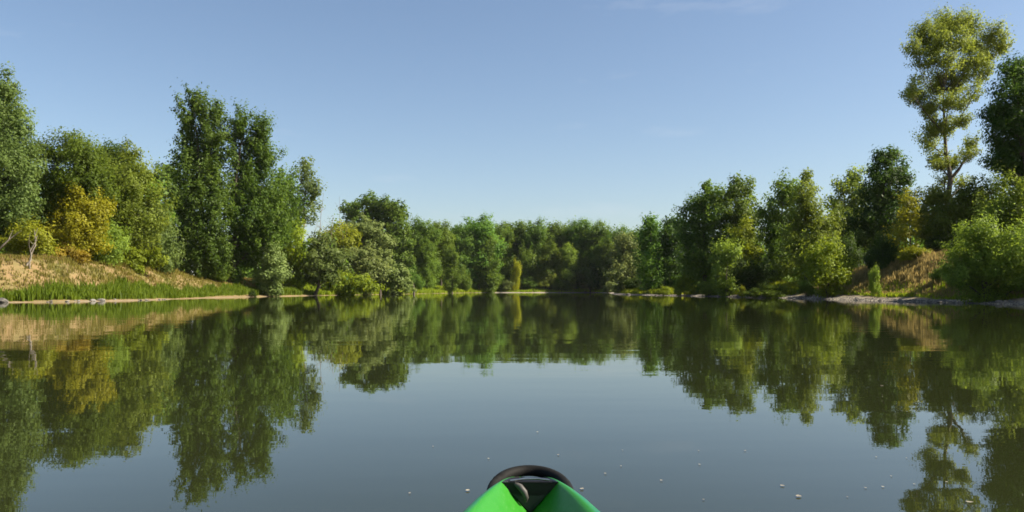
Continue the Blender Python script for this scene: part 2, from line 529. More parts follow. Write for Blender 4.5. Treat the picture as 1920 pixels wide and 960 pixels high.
pix_tree('broadleaf_tree', 'yellow-green tree with a small pointed tip behind the yellow shrub', 'tree', 205, 87,
         [(243, 288, 13, 18), (232, 315, 24, 24), (252, 345, 30, 32), (212, 345, 30, 34), (238, 390, 40, 40), (272, 400, 32, 40), (200, 400, 34, 36), (222, 440, 40, 34)],
         'olive', group='trees on the left bank', bark=BARKP, r0=0.2, sprig=0.5)
pix_tree('birch_tree', 'pale grey-green small tree left of the tall poplars', 'tree', 285, 92,
         [(288, 410, 24, 30), (270, 440, 32, 36), (302, 440, 24, 36), (285, 475, 40, 30), (252, 478, 26, 24), (310, 480, 16, 24)], 'greygreen', group='trees on the left bank', bark=BARKP, r0=0.14, stems=3, sprig=0.5)
pix_tree('yellow_shrub', 'bright yellow autumn shrub on the left bank', 'shrub', 135, 76,
         [(122, 402, 26, 28), (160, 380, 26, 32), (106, 436, 22, 26), (145, 430, 36, 32), (186, 400, 22, 28), (128, 462, 28, 20), (170, 450, 26, 22)], 'yellow', r0=0.12, stems=3, bark=BARKP, gap=0.2)
pix_tree('olive_shrub', 'dark olive bush in front of the yellow-green tree', 'shrub', 188, 80,
         [(186, 440, 34, 22), (172, 466, 30, 22), (205, 466, 30, 22), (188, 478, 30, 14)], 'olive', r0=0.1, stems=3)
pix_tree('rust_shrub', 'low orange-brown shrub beneath the yellow shrub', 'shrub', 112, 73,
         [(95, 476, 22, 11), (125, 472, 22, 12), (150, 480, 14, 9)], 'rust', r0=0.06, stems=3, gap=0.25)
pix_tree('rust_shrub', 'orange-tinged thicket behind the leaning pale trunks', 'shrub', 50, 71,
         [(30, 452, 24, 20), (62, 446, 26, 22), (82, 470, 18, 16), (15, 470, 20, 15)], 'gold', r0=0.07, stems=3, gap=0.25)
pix_tree('young_tree', 'bright green sapling row at the top of the left bank', 'tree', 250, 84,
         [(225, 480, 24, 16), (255, 484, 24, 14), (290, 486, 20, 14), (205, 488, 14, 10)], 'lime', r0=0.06, stems=4)
pix_tree('round_tree', 'dark far tree between the left thicket and the tall poplars', 'tree', 300, 150,
         [(288, 335, 22, 22), (318, 328, 18, 20), (300, 365, 34, 32), (275, 365, 24, 28), (318, 385, 28, 34), (300, 410, 30, 30)], 'oak', r0=0.4)

# ---- tall poplars -------------------------------------------------------------
pix_tree('poplar_tree', 'tallest left poplar, with a pointed top', 'tree', 384, 106,
         [(364, 186, 13, 20), (352, 214, 17, 22), (384, 214, 22, 22), (410, 212, 11, 18), (360, 250, 27, 26), (398, 250, 22, 26), (352, 292, 25, 26), (390, 292, 28, 28), (365, 335, 30, 30),
          (398, 340, 28, 30), (354, 382, 26, 30), (392, 385, 32, 30), (352, 428, 24, 28), (390, 430, 34, 28), (356, 470, 28, 26), (398, 474, 32, 28), (372, 500, 36, 20), (412, 502, 22, 18)],
         'poplar', r0=0.5, grow=1.12, sprig=0.85, slim=0.72, cov=0.75, sub=0.85, up=0.3, gap=0.10)
pix_tree('poplar_tree', 'broader poplar with several tips, right of the tallest one', 'tree', 432, 109,
         [(455, 224, 14, 18), (442, 250, 18, 22), (492, 240, 13, 20), (478, 262, 24, 22), (450, 288, 26, 26), (494, 288, 20, 26), (468, 324, 34, 28), (446, 362, 28, 28), (488, 362, 34, 30),
          (462, 402, 36, 28), (502, 408, 30, 28), (452, 440, 30, 26), (488, 446, 34, 28), (462, 478, 28, 22), (438, 480, 18, 20)],
         'poplar', r0=0.55, grow=1.12, sprig=0.85, slim=0.72, cov=0.75, sub=0.85, up=0.3, gap=0.10)
pix_tree('poplar_tree', 'shorter bushy poplar leaning out at the right of the poplar pair', 'tree', 500, 114,
         [(528, 338, 18, 18), (545, 352, 12, 16), (520, 366, 22, 22), (536, 388, 20, 24), (514, 408, 24, 24), (530, 425, 18, 22), (512, 445, 18, 20)],
         'poplar', r0=0.3, grow=1.12, sprig=0.85, slim=0.72, cov=0.75, gap=0.10)
pix_tree('slender_tree', 'slender thin-leaved tree right of the poplars', 'tree', 562, 137,
         [(574, 305, 10, 13), (568, 325, 14, 15), (584, 328, 12, 13), (575, 350, 20, 16), (592, 358, 10, 10), (560, 372, 15, 14), (584, 380, 18, 14), (572, 402, 20, 15), (558, 415, 14, 12)],
         'greygreen', skirt=0, r0=0.22, sprig=0.6, gap=0.3, cov=0.5, bark=BARKP)
pix_tree('round_bush', 'rounded olive bush at the foot of the broader poplar', 'bush', 506, 110,
         [(508, 482, 18, 18), (494, 502, 20, 18), (520, 504, 18, 18), (506, 515, 26, 12)], 'willow', r0=0.08, stems=3)
pix_tree('round_bush', 'small yellowish bush below the slender tree', 'bush', 548, 126,
         [(545, 425, 18, 20), (535, 455, 24, 24), (560, 455, 20, 24), (548, 485, 28, 20), (575, 490, 16, 18)], 'lime', r0=0.1, stems=3)
pix_tree('round_bush', 'yellow-green bush behind the leaning willow and bare snags', 'bush', 640, 150,
         [(632, 440, 18, 18), (650, 450, 18, 20), (635, 470, 26, 22), (612, 452, 16, 18)], 'gold', r0=0.1, stems=3)

# ---- willows ------------------------------------------------------------------
WK = dict(droop=0.5, sub=0.8, sprig=0.3)
pix_tree('willow_tree', 'dark willow leaning over the water from the left bank', 'tree', 588, 127,
         [(596, 458, 18, 17), (612, 474, 24, 20), (584, 484, 18, 20), (632, 488, 22, 18), (604, 505, 24, 18), (584, 520, 14, 12), (622, 515, 16, 12)], 'greygreen', skirt=0, r0=0.28, lean=(0.8, 0), cov=0.66, **WK)
pix_tree('willow_tree', 'silvery willow below the two dark round crowns', 'tree', 690, 160,
         [(676, 424, 24, 16), (700, 432, 20, 16), (662, 448, 22, 18), (690, 455, 28, 20), (716, 460, 20, 18), (720, 482, 14, 14)], 'willow', r0=0.3, **WK)
pix_tree('willow_tree', 'low billowing grey-green willow on the left bank', 'tree', 672, 148,
         [(655, 474, 20, 16), (680, 484, 26, 18), (662, 502, 26, 18), (694, 508, 26, 18), (712, 500, 16, 14)], 'willow', r0=0.2, stems=2, **WK)
pix_tree('willow_tree', 'last grey-green willow bushes dipping into the water before the far wood', 'tree', 738, 158,
         [(722, 512, 20, 14), (742, 514, 18, 14), (730, 530, 24, 12), (755, 526, 16, 14), (706, 530, 20, 12), (764, 538, 10, 9)], 'willow', r0=0.16, stems=3, **WK)
pix_tree('bramble_bush', 'yellow-green bramble sprawl on the slope beside the leaning willow', 'bush', 650, 136,
         [(640, 520, 22, 12), (665, 528, 24, 11), (690, 538, 24, 8), (630, 538, 22, 8)], 'lime', r0=0.05, stems=3)

# ---- round dark crowns in the middle distance ----------------------------------
pix_tree('round_tree', 'dark flat-topped tree above the silvery willow', 'tree', 690, 205,
         [(655, 388, 13, 11), (672, 382, 12, 11), (692, 376, 14, 10), (660, 402, 14, 10), (684, 398, 22, 14), (700, 392, 12, 14), (680, 420, 26, 18), (690, 450, 28, 26)], 'oak', r0=0.5, gap=0.2)
pix_tree('round_tree', 'dark green dome-crowned tree beside the flat-topped one', 'tree', 735, 205,
         [(722, 388, 18, 14), (740, 392, 17, 14), (752, 402, 13, 12), (728, 412, 24, 18), (745, 425, 22, 18), (728, 446, 28, 22), (748, 455, 22, 24), (740, 490, 30, 30)], 'oak', r0=0.5)

# ---- right bank -----------------------------------------------------------------
pix_tree('slender_tree', 'olive tree with feathery crown where far wood meets right bank', 'tree', 1172, 172,
         [(1168, 452, 14, 12), (1182, 466, 16, 16), (1164, 484, 18, 18), (1184, 498, 18, 18), (1166, 515, 20, 16)], 'willow', r0=0.25, sprig=0.5)
pix_tree('narrow_tree', 'narrow dark tree at the start of the right bank', 'tree', 1222, 148,
         [(1220, 416, 11, 13), (1212, 436, 13, 16), (1230, 438, 12, 16), (1218, 462, 19, 20), (1216, 490, 20, 20), (1222, 515, 22, 18)], 'oak', r0=0.3, sprig=0.5)
pix_tree('narrow_tree', 'dark tree between the narrow tree and the big right clump', 'tree', 1262, 142,
         [(1258, 424, 12, 14), (1272, 424, 12, 14), (1252, 448, 16, 18), (1268, 456, 20, 20), (1258, 486, 24, 22), (1264, 514, 26, 16)], 'dark', r0=0.3, sprig=0.5)
pix_tree('broadleaf_tree', 'left half of the big dark clump on the right bank', 'tree', 1322, 120,
         [(1325, 352, 9, 13), (1318, 376, 18, 16), (1345, 366, 18, 16), (1300, 398, 22, 22), (1334, 402, 26, 24), (1292, 436, 24, 24), (1326, 442, 30, 26), (1300, 478, 28, 24), (1334, 482, 30, 24), (1312, 508, 32, 16)],
         'oak', r0=0.38, sprig=0.5)
pix_tree('broadleaf_tree', 'right half of the big clump, with a sunlit rounded top', 'tree', 1385, 119,
         [(1382, 346, 12, 13), (1400, 352, 12, 14), (1370, 368, 16, 16), (1396, 378, 20, 20), (1370, 402, 24, 22), (1402, 412, 22, 24), (1380, 442, 30, 26), (1412, 450, 18, 24), (1392, 482, 28, 24)],
         'green', r0=0.36, sprig=0.5)
pix_tree('young_tree', 'yellowing young tree in front of the big right clump', 'tree', 1398, 110,
         [(1394, 436, 14, 18), (1404, 460, 16, 20), (1386, 468, 14, 18), (1398, 488, 20, 16)], 'gold', r0=0.1, stems=2)
pix_tree('round_bush', 'sunlit green bush below the big right clump', 'bush', 1362, 106,
         [(1364, 474, 18, 18), (1352, 496, 16, 18), (1376, 494, 18, 18), (1362, 512, 22, 14)], 'olive', r0=0.1, stems=3)
pix_tree('round_bush', 'dark shaded bush by the shore below the yellowing young tree', 'bush', 1408, 102,
         [(1400, 508, 22, 16), (1424, 504, 18, 18), (1408, 526, 28, 12)], 'dark', r0=0.1, stems=3)
pix_tree('broadleaf_tree', 'dark green tree behind the forked sunlit tree', 'tree', 1462, 110,
         [(1470, 352, 18, 14), (1455, 376, 16, 16), (1484, 370, 18, 18), (1440, 400, 15, 14), (1466, 404, 24, 22), (1450, 436, 24, 24), (1478, 446, 26, 26), (1460, 480, 28, 24)], 'green', r0=0.32, sprig=0.5)
pix_tree('young_tree', 'sunlit olive tree with an upright feathery tip', 'tree', 1512, 95,
         [(1512, 332, 9, 13), (1520, 354, 11, 16), (1504, 362, 11, 16), (1514, 386, 16, 16), (1498, 410, 22, 18), (1530, 412, 20, 18), (1510, 440, 30, 20), (1545, 440, 20, 20), (1490, 462, 24, 22), (1525, 472, 30, 22), (1500, 500, 28, 20)],
         'olive', r0=0.2, sprig=0.6, stems=2)
pix_tree('lime_bush', 'bright lime-green bush at the right shore', 'bush', 1555, 80,
         [(1548, 468, 22, 18), (1532, 494, 24, 20), (1566, 492, 20, 20), (1576, 516, 18, 16), (1545, 518, 30, 16)], 'lime', r0=0.1, stems=4, sprig=0.5)
pix_tree('broadleaf_tree', 'yellow-topped green tree left of the darkest round tree', 'tree', 1590, 116,
         [(1602, 330, 11, 12), (1590, 352, 18, 16), (1612, 358, 16, 18), (1575, 374, 18, 18), (1602, 388, 24, 22), (1580, 412, 24, 22), (1600, 440, 30, 26)], 'olive', r0=0.28, sprig=0.5)
pix_tree('oak_tree', 'darkest round-topped tree on the right bank', 'tree', 1648, 100,
         [(1662, 294, 20, 14), (1645, 314, 20, 18), (1682, 312, 20, 18), (1662, 336, 32, 24), (1692, 340, 14, 18), (1640, 366, 28, 24), (1676, 370, 28, 24), (1628, 404, 28, 26), (1660, 410, 34, 26), (1612, 444, 28, 24), (1645, 452, 36, 26), (1620, 474, 36, 18)],
         'dark', r0=0.42, sprig=0.4)
pix_tree('thin_tree', 'sparse yellowish sapling on the knoll beside the darkest tree', 'tree', 1704, 79,
         [(1706, 372, 12, 16), (1696, 398, 16, 18), (1714, 402, 14, 18), (1700, 428, 22, 18), (1682, 440, 16, 14)], 'gold', r0=0.09, gap=0.4, stems=2, sprig=0.7, cov=0.5)
pix_tree('round_bush', 'leafy green bush below the bare trunk of the tallest right tree', 'bush', 1750, 84,
         [(1740, 372, 22, 18), (1760, 366, 18, 16), (1728, 398, 24, 20), (1755, 402, 28, 22), (1735, 428, 26, 18)], 'olive', r0=0.12, stems=3)
pix_tree('round_bush', 'dark bush right of the tallest tree trunk', 'bush', 1815, 80,
         [(1805, 365, 20, 18), (1830, 360, 22, 20), (1800, 395, 30, 22), (1835, 395, 28, 26), (1790, 428, 34, 18), (1830, 430, 34, 20)], 'green', r0=0.14, stems=3)
pix_tree('tall_poplar_tree', 'tallest tree, open yellow-green crown on a bare trunk, right bank', 'tree', 1787, 84,
         [(1790, 42, 22, 12), (1762, 50, 20, 14), (1820, 48, 18, 13), (1735, 62, 18, 14), (1858, 62, 17, 14), (1880, 84, 13, 12), (1712, 92, 16, 12), (1745, 88, 20, 14), (1785, 78, 22, 14), (1825, 84, 20, 14),
          (1852, 98, 17, 13), (1735, 112, 18, 11), (1775, 112, 18, 13), (1812, 118, 15, 12, .7), (1705, 172, 13, 10), (1722, 182, 17, 13), (1742, 196, 14, 12), (1765, 140, 18, 14, .9), (1790, 156, 18, 16), (1778, 185, 14, 14, .9), (1808, 138, 14, 14, .8), (1755, 165, 12, 10, .8), (1835, 112, 14, 12, .9), (1722, 148, 12, 10, .7), (1850, 132, 10, 10, .7), (1802, 192, 14, 10, .8), (1745, 216, 14, 9, .8), (1838, 140, 9, 16, .6), (1828, 172, 8, 14, .6),
          (1752, 238, 18, 13), (1775, 236, 18, 13), (1806, 226, 14, 9), (1738, 264, 13, 15, .7), (1758, 288, 15, 12, .8), (1760, 308, 17, 8), (1786, 304, 16, 9), (1820, 268, 13, 9, .8), (1812, 290, 12, 9, .7), (1830, 280, 6, 8, .6), (1772, 334, 14, 8, .7), (1803, 342, 12, 8, .7)],
         'tallpop', skirt=0, r0=0.42, grow=1.25, gap=0.16, sprig=0.75, cov=0.74, sub=0.55, topfrac=0.72, twigs=14, lk=0.0024, bark=BARK)
pix_tree('oak_tree', 'dark leafy tree cut off by the right edge of the picture', 'tree', 1935, 62,
         [(1902, 128, 20, 16), (1925, 140, 30, 26), (1880, 206, 20, 14), (1858, 214, 16, 11), (1905, 176, 28, 22), (1900, 222, 34, 24), (1935, 215, 40, 34), (1885, 258, 28, 24), (1925, 272, 40, 34), (1878, 300, 22, 18), (1910, 318, 38, 28), (1955, 330, 45, 45), (1965, 210, 40, 60)],
         'dark', r0=0.5, sprig=0.4, lk=0.0034)
pix_tree('willow_bush', 'tall olive thicket rising at the right edge of the picture', 'bush', 1905, 60,
         [(1905, 355, 30, 24), (1880, 385, 26, 24), (1915, 395, 34, 28), (1870, 420, 28, 24), (1905, 435, 36, 28), (1950, 400, 40, 40)], 'olive', r0=0.14, stems=4, sprig=0.55, lk=0.0032)
pix_tree('willow_bush', 'broad sunlit willow bush overhanging the right shore', 'bush', 1850, 55.5,
         [(1832, 440, 28, 20), (1858, 446, 28, 24), (1812, 468, 26, 22), (1842, 480, 36, 28), (1806, 498, 28, 20), (1832, 512, 34, 20), (1885, 470, 34, 34), (1880, 512, 40, 24), (1925, 480, 40, 40), (1925, 520, 40, 20), (1968, 450, 42, 44), (1965, 508, 42, 30), (1800, 522, 24, 14)], 'olive', r0=0.12, stems=5, sprig=0.6, lk=0.0032)

# ---- trees just outside the right edge whose shade falls into view ---------------
for i, (X, Y, h, w) in enumerate([(57, 80, 21, 6.5), (50, 50, 14, 5.0)]):
    g = gz(X, Y); rng = np.random.default_rng(70 + i)
    ll = []
    for k in range(9):
        a = rng.uniform(0, 6.28); hh = h * rng.uniform(0.35, 0.88); rr = w * 0.55 * rng.uniform(0.2, 1)
        ll.append((np.array([X + math.cos(a) * rr, Y + math.sin(a) * rr, g + hh]), np.array([w * .45, w * .45, h * .14]) * rng.uniform(.8, 1.15), 1.0))
    make_tree('bank_tree', 'tall leafy tree on the right bank just outside the picture', 'tree', (X, Y, g), ll, 'oak', 0.34, rng, group='trees outside the right edge', r0=0.4, sub=1.2, cov=0.5)

print('LEAVES hero', LEAFN)

# ------------------------------------------------------------------ far wood: shared prototypes
def proto(kind, seed, leaf, h=1.0):
    """unit-ish tree 20 m high, 10 m wide, base at origin; returns the three meshes"""
    rng = np.random.default_rng(seed)
    ll = []
    if kind == 'round':
        for k in range(14):
            a = k * 2.4 + rng.uniform(-.4, .4); hh = 2.5 + 13 * (k + rng.random()) / 14
            rr = 3.4 * math.sqrt(max(0.1, 1 - ((hh - 9) / 10) ** 2)) * rng.uniform(0.5, 1)
            q = rng.uniform(1.7, 2.8)
            ll.append((np.array([math.cos(a) * rr, math.sin(a) * rr, hh]), np.array([q, q, q * .8]), 1.0))
        ll += [(np.array([0.3, 0, 17.3]), np.array([2.9, 2.9, 2.2]), 1.0), (np.array([-2.6, .8, 15.2]), np.array([2.4, 2.4, 2.0]), 1.0), (np.array([2.7, -.9, 15.6]), np.array([2.3, 2.3, 1.9]), 1.0), (np.array([.4, -2.8, 14.4]), np.array([2.4, 2.4, 2.0]), 1.0)]
    elif kind == 'tall':
        for k in range(13):
            a = k * 2.4 + rng.uniform(-.4, .4); hh = 2.0 + k * 1.26
            rr = 2.6 * (1 - (k / 13) ** 2 * 0.8) * rng.uniform(0.4, 1)
            q = rng.uniform(1.5, 2.2)
            ll.append((np.array([math.cos(a) * rr, math.sin(a) * rr, hh]), np.array([q, q, q * 1.05]), 1.0))
        ll.append((np.array([0.2, 0, 18.6]), np.array([1.1, 1.1, 1.4]), 1.0))
    else:       # bush: 10 m wide, 8 m high
        for k in range(10):
            a = k * 2.4 + rng.uniform(-.4, .4); hh = rng.uniform(1.4, 5.2); rr = 3.6 * math.sqrt(max(.08, 1 - (hh / 7) ** 2)) * rng.uniform(.45, 1)
            q = rng.uniform(1.3, 2.1)
            ll.append((np.array([math.cos(a) * rr, math.sin(a) * rr, hh]), np.array([q, q, q * .85]), 1.0))
        ll.append((np.array([0, 0, 6.2]), np.array([1.8, 1.8, 1.6]), 1.0))
    V, T, tg = lobes_to_leaves(ll, 0.5 if kind != 'bush' else 0.42, rng, sub=1.0, cov=0.6, sprig=0.4, gap=0.12)
    tr, li = skeleton(ll, tg, rng, 0.32 if kind != 'bush' else 0.14, stems=1 if kind != 'bush' else 3, twigs=6)
    return (tr.mesh(BARK, 'trunk'), mesh_from(V, 4, np.arange(len(V)), LM[leaf], tint=T, name='crown')), (20.0 if kind != 'bush' else 8.0)

PR = {'round_a': proto('round', 1, 'oak'), 'round_b': proto('round', 2, 'oak'), 'tall_a': proto('tall', 3, 'oak'), 'tall_b': proto('tall', 4, 'green'),
      'bush_a': proto('bush', 5, 'green'), 'bush_b': proto('bush', 6, 'oak')}

def put(name, label, cat, px, D, top, half, key, leaf=None, group=None, rng=random.Random(9)):
    (mt, mc), hh = PR[key]
    X = (px - CX) / F * D; g = gz(X, D)
    H = CH + (HY - top) / F * D - g
    o = empty(name, (X, D, g)); tag(o, label, cat, group)
    sx = half / F * D / 5.0
    o.scale = (sx, sx, H / (hh if not key.startswith('tall') else 20.0))
    o.rotation_euler = (0, 0, rng.uniform(0, 6.28))
    link('trunk', mt, o)
    c = link('crown', mc, o)
    if leaf:
        c.material_slots[0].link = 'OBJECT'; c.material_slots[0].material = LM[leaf]
    return o

FG = 'trees of the far wood across the water'
FARW = [
    ('round_tree', 'far tree with rounded crown right of the dome-crowned tree', 792, 225, 409, 28, 'round_a', 'oak'),
    ('round_tree', 'far leafy tree above the low reed bank', 826, 232, 413, 24, 'round_b', 'green'),
    ('round_tree', 'far wood tree with a deep notch of sky at its left', 862, 244, 419, 22, 'round_b', 'oak'),
    ('round_tree', 'broad flat-topped dark crown, widest of the far wood', 896, 250, 403, 36, 'round_a', 'oak'),
    ('round_tree', 'far wood tree just left above the small yellow tree', 936, 262, 417, 22, 'round_a', 'green'),
    ('round_tree', 'far wood tree directly above the small yellow tree', 972, 268, 413, 30, 'round_b', 'oak'),
    ('round_tree', 'dark far tree right above the small yellow tree', 1004, 264, 410, 22, 'round_a', 'oak'),
    ('round_tree', 'far wood tree left of the twin rounded crowns', 1044, 268, 416, 26, 'round_b', 'green'),
    ('round_tree', 'left of the twin rounded crowns in the far wood', 1092, 262, 408, 24, 'round_b', 'oak'),
    ('round_tree', 'right of the twin rounded crowns in the far wood', 1126, 258, 415, 24, 'round_a', 'green'),
    ('round_tree', 'last far wood tree before the right bank', 1164, 250, 424, 24, 'round_a', 'oak'),
    ('round_tree', 'low far tree showing behind the feathery olive tree', 1196, 240, 428, 24, 'round_b', 'oak'),
    ('tall_tree', 'narrow pale-stemmed tree standing over the reed bank', 800, 205, 446, 22, 'tall_a', 'green'),
    ('tall_tree', 'narrow lighter tree at the right end of the reed bank', 848, 214, 466, 17, 'tall_b', 'green'),
    ('tall_tree', 'second-row tree under the broad flat-topped crown', 915, 246, 440, 24, 'tall_b', 'green'),
    ('tall_tree', 'second-row tree between yellow tree and twin crowns', 1030, 254, 452, 24, 'tall_a', 'green'),
    ('tall_tree', 'olive second-row tree left of the dark teal bush', 1064, 252, 456, 20, 'tall_b', 'olive'),
    ('tall_tree', 'second-row bright tree below the right twin crown', 1140, 246, 450, 20, 'tall_a', 'green'),
]
for (nm, lb, px, D, top, half, key, leaf) in FARW:
    put(nm, lb, 'tree', px, D, top, half * 1.3, key, leaf, FG)
FB = 'bushes along the far shore'
FARB = [
    ('shore bush farthest left below the dome-crowned tree', 772, 186, 500, 18, 'bush_b', 'oak'),
    ('dark rounded bush at the far waterline under the flat-topped crown', 884, 246, 514, 17, 'bush_b', 'oak'),
    ('green bush left of the small yellow tree on the far shore', 930, 250, 510, 18, 'bush_a', 'green'),
    ('small grey-green bush touching the yellow tree at left', 952, 248, 526, 12, 'bush_a', 'willow'),
    ('dark bush right of the yellow tree behind the pale sandbar', 992, 252, 520, 18, 'bush_b', 'oak'),
    ('olive-green bush at the middle of the far shore', 1022, 252, 508, 20, 'bush_a', 'olive'),
    ('grey-green bush just left of the dark teal bush', 1056, 252, 510, 18, 'bush_b', 'green'),
    ('large dark blue-green bush at the right end of the far shore', 1108, 250, 492, 26, 'bush_a', 'dark'),
    ('brownish low bush in the corner where far shore meets right bank', 1146, 232, 526, 16, 'bush_b', 'willow'),
    ('tall rounded bush in front of the broad flat-topped far crown', 908, 250, 470, 22, 'bush_a', 'oak'),
    ('small round far-shore bush at the right end of the reed bank', 866, 238, 500, 16, 'bush_b', 'green'),
    ('tall pale green bush behind the small yellow tree', 984, 258, 464, 22, 'bush_b', 'green'),
    ('tall olive bush in the middle of the far wood', 1038, 256, 470, 24, 'bush_a', 'olive'),
    ('dark rounded bush under the left twin crown', 1080, 256, 476, 22, 'bush_b', 'oak'),
    ('tall green bush behind the large dark blue-green one', 1126, 254, 458, 24, 'bush_a', 'green'),
    ('shaggy green bush under the dome-crowned tree', 806, 210, 482, 22, 'bush_b', 'green'),
    ('dark low bush beneath the feathery olive tree', 1190, 166, 520, 20, 'bush_a', 'dark'),
]
for (lb, px, D, top, half, key, leaf) in FARB:
    put('shore_bush', lb, 'bush', px, D, top, half * 1.3, key, leaf, FB)
put('yellow_tree', 'small yellow autumn tree standing out in the far wood', 'tree', 967, 249, 488, 12, 'bush_b', 'yellow')
RB = 'low bushes along the right shore'
for (lb, px, D, top, half, key, leaf) in [
    ('pale yellow-green bush at the right shore below the narrow dark trees', 1282, 120, 514, 26, 'bush_a', 'lime'),
    ('low green bush left of the pale yellow-green shore bush', 1244, 128, 536, 16, 'bush_b', 'lime'),
    ('low green bush right of the pale yellow-green shore bush', 1330, 112, 526, 24, 'bush_b', 'olive'),
    ('tiny yellowish bush below the sunlit green bush', 1392, 99, 534, 8, 'bush_a', 'gold'),
    ('long dark green mound of creepers at the right shore', 1440, 93, 532, 44, 'bush_b', 'green'),
    ('rounded green bush left of the bright lime bush at the waterside', 1512, 86, 524, 22, 'bush_a', 'green'),
    ('low green bush between the dry slope and the broad right willow bush', 1772, 66, 492, 26, 'bush_b', 'green'),
    ('small upright green bush alone in the dry grass', 1640, 71.5, 496, 14, 'bush_a', 'olive'),
    ('dark bush in shade at the foot of the darkest round tree', 1590, 92, 440, 34, 'bush_b', 'dark'),
    ('shaded bush on top of the knoll', 1775, 80, 428, 44, 'bush_b', 'dark'),
    ('low brownish brush on the face of the knoll', 1715, 77, 462, 36, 'bush_a', 'gold'),
    ('dark brush at the foot of the knoll left side', 1655, 82, 440, 34, 'bush_b', 'dark')]:
    put('shore_bush', lb, 'bush', px, D, top, half, key, leaf, RB)
LB = 'low bushes on the left bank'
for (lb, px, D, top, half, key, leaf) in [
    ('small dark bush standing alone at the left waterline', 474, 104, 543, 9, 'bush_b', 'dark'),
    ('green bush between the poplars and the leaning willow', 556, 129, 506, 22, 'bush_a', 'olive'),
    ('low bush under the poplar trunks', 408, 106, 500, 26, 'bush_b', 'green'),
    ('dark bush behind the grey birch left of the poplars', 325, 108, 450, 26, 'bush_b', 'dark'),
    ('shaded thicket behind the left-bank dry slope', 30, 82, 420, 60, 'bush_b', 'green'),
    ('thicket filling the gap behind the yellow shrub', 150, 86, 400, 60, 'bush_a', 'green'),
    ('thicket behind the yellow-green pointed tree', 255, 100, 390, 55, 'bush_a', 'green')]:
    put('bank_bush', lb, 'bush', px, D, top, half, key, leaf, LB)

# wood behind: one mass that nobody could count
rng = np.random.default_rng(77)
ll = []
def wood(px0, px1, D0, D1, n, top, r):
    for k in range(n):
        D = rng.uniform(D0, D1); px = rng.uniform(px0, px1)
        X = (px - CX) / F * D
        g = gz(X, D); H = CH + (HY - top) / F * D - g
        q = r * rng.uniform(0.8, 1.2)
        for hh in np.arange(1.2, H - q * 0.6, q * 1.15):
            ll.append((np.array([X + rng.normal(0, .8), D + rng.normal(0, 1), g + hh]), np.array([q, q, q * .9]), 1.0))
wood(770, 1215, 262, 285, 44, 424, 4.4)
wood(-150, 330, 104, 125, 16, 340, 3.6)
wood(330, 640, 135, 165, 14, 440, 3.6)
wood(620, 780, 222, 240, 10, 420, 3.6)
wood(1215, 1460, 150, 175, 16, 450, 3.6)
wood(1440, 1700, 126, 150, 14, 410, 3.4)
wood(1690, 2050, 108, 128, 16, 380, 3.2)
V, T, tg = lobes_to_leaves(ll, 0.8, rng, sub=1.9, cov=0.2, gap=0.15)
print('WOOD', len(V) // 4)
tag(link('distant_wood', mesh_from(V, 4, np.arange(len(V)), LM['oak'], tint=T, name='distant_wood')), 'dense dark wood filling the background behind the bank trees', 'wood', kind='stuff')

# ------------------------------------------------------------------ dead trunks
def bare(name, label, px, D, stems, mat, rng, nb=7):
    X = (px - CX) / F * D
    base = np.array([X, D, gz(X, D)])
    o = empty(name, base); tag(o, label, 'dead tree')
    tr = br = Tubes()
    for (x0, x1, ytop, r) in stems:
        a = np.array([(x0 - px) / F * D, rng.normal(0, .3), -0.3])
        e = at(x1, ytop, D) - base; e[1] = rng.normal(0, .6)
        pth = bez(a, e, rng, 0.0, 8); pth[1:-1] += rng.normal(0, 0.07, (6, 3))
        tr.add(pth, np.linspace(r, 0.02, 8), 6)
        for k in range(nb):
            i = rng.integers(3, 7); s0 = pth[i]
            d = unit(np.array([rng.normal(0, 1), rng.normal(0, 1), rng.uniform(0.6, 1.6)])) * rng.uniform(0.6, 2.0)
            br.add(bez(s0, s0 + d, rng, 0.1, 4), np.linspace(r * 0.35, 0.012, 4), 4)
    link('trunk', tr.mesh(mat, 'trunk'), o)
rng = np.random.default_rng(8)
bare('bare_snag', 'cluster of thin grey leafless stems right of the slender tree', 608, 136, [(604, 609, 362, .08), (612, 601, 392, .06), (618, 622, 404, .05), (610, 616, 420, .05), (596, 594, 412, .05)], BARKG, rng)
bare('bare_snag', 'single thin leafless stem beside the flat-topped dark tree', 640, 146, [(640, 636, 368, .06), (648, 650, 412, .05), (645, 640, 420, .05)], BARKG, rng)
bare('leaning_trunk', 'pale bare trunk leaning right at the left edge', -25, 66, [(-25, 46, 433, .13)], BARKP, rng, 2)
bare('leaning_trunk', 'pair of short pale trunks standing on the left slope', 50, 65.5, [(47, 60, 440, .10), (54, 72, 428, .08)], BARKP, rng, 2)

# ------------------------------------------------------------------ grasses
def scatter(n, x0, x1, y0, y1, cond, rng):
    X = rng.uniform(x0, x1, n); Y = rng.uniform(y0, y1, n)
    d = sdist(X, Y)
    k = cond(X, Y, d)
    X, Y, d = X[k], Y[k], d[k]
    return X, Y, ground(X, Y, d), d

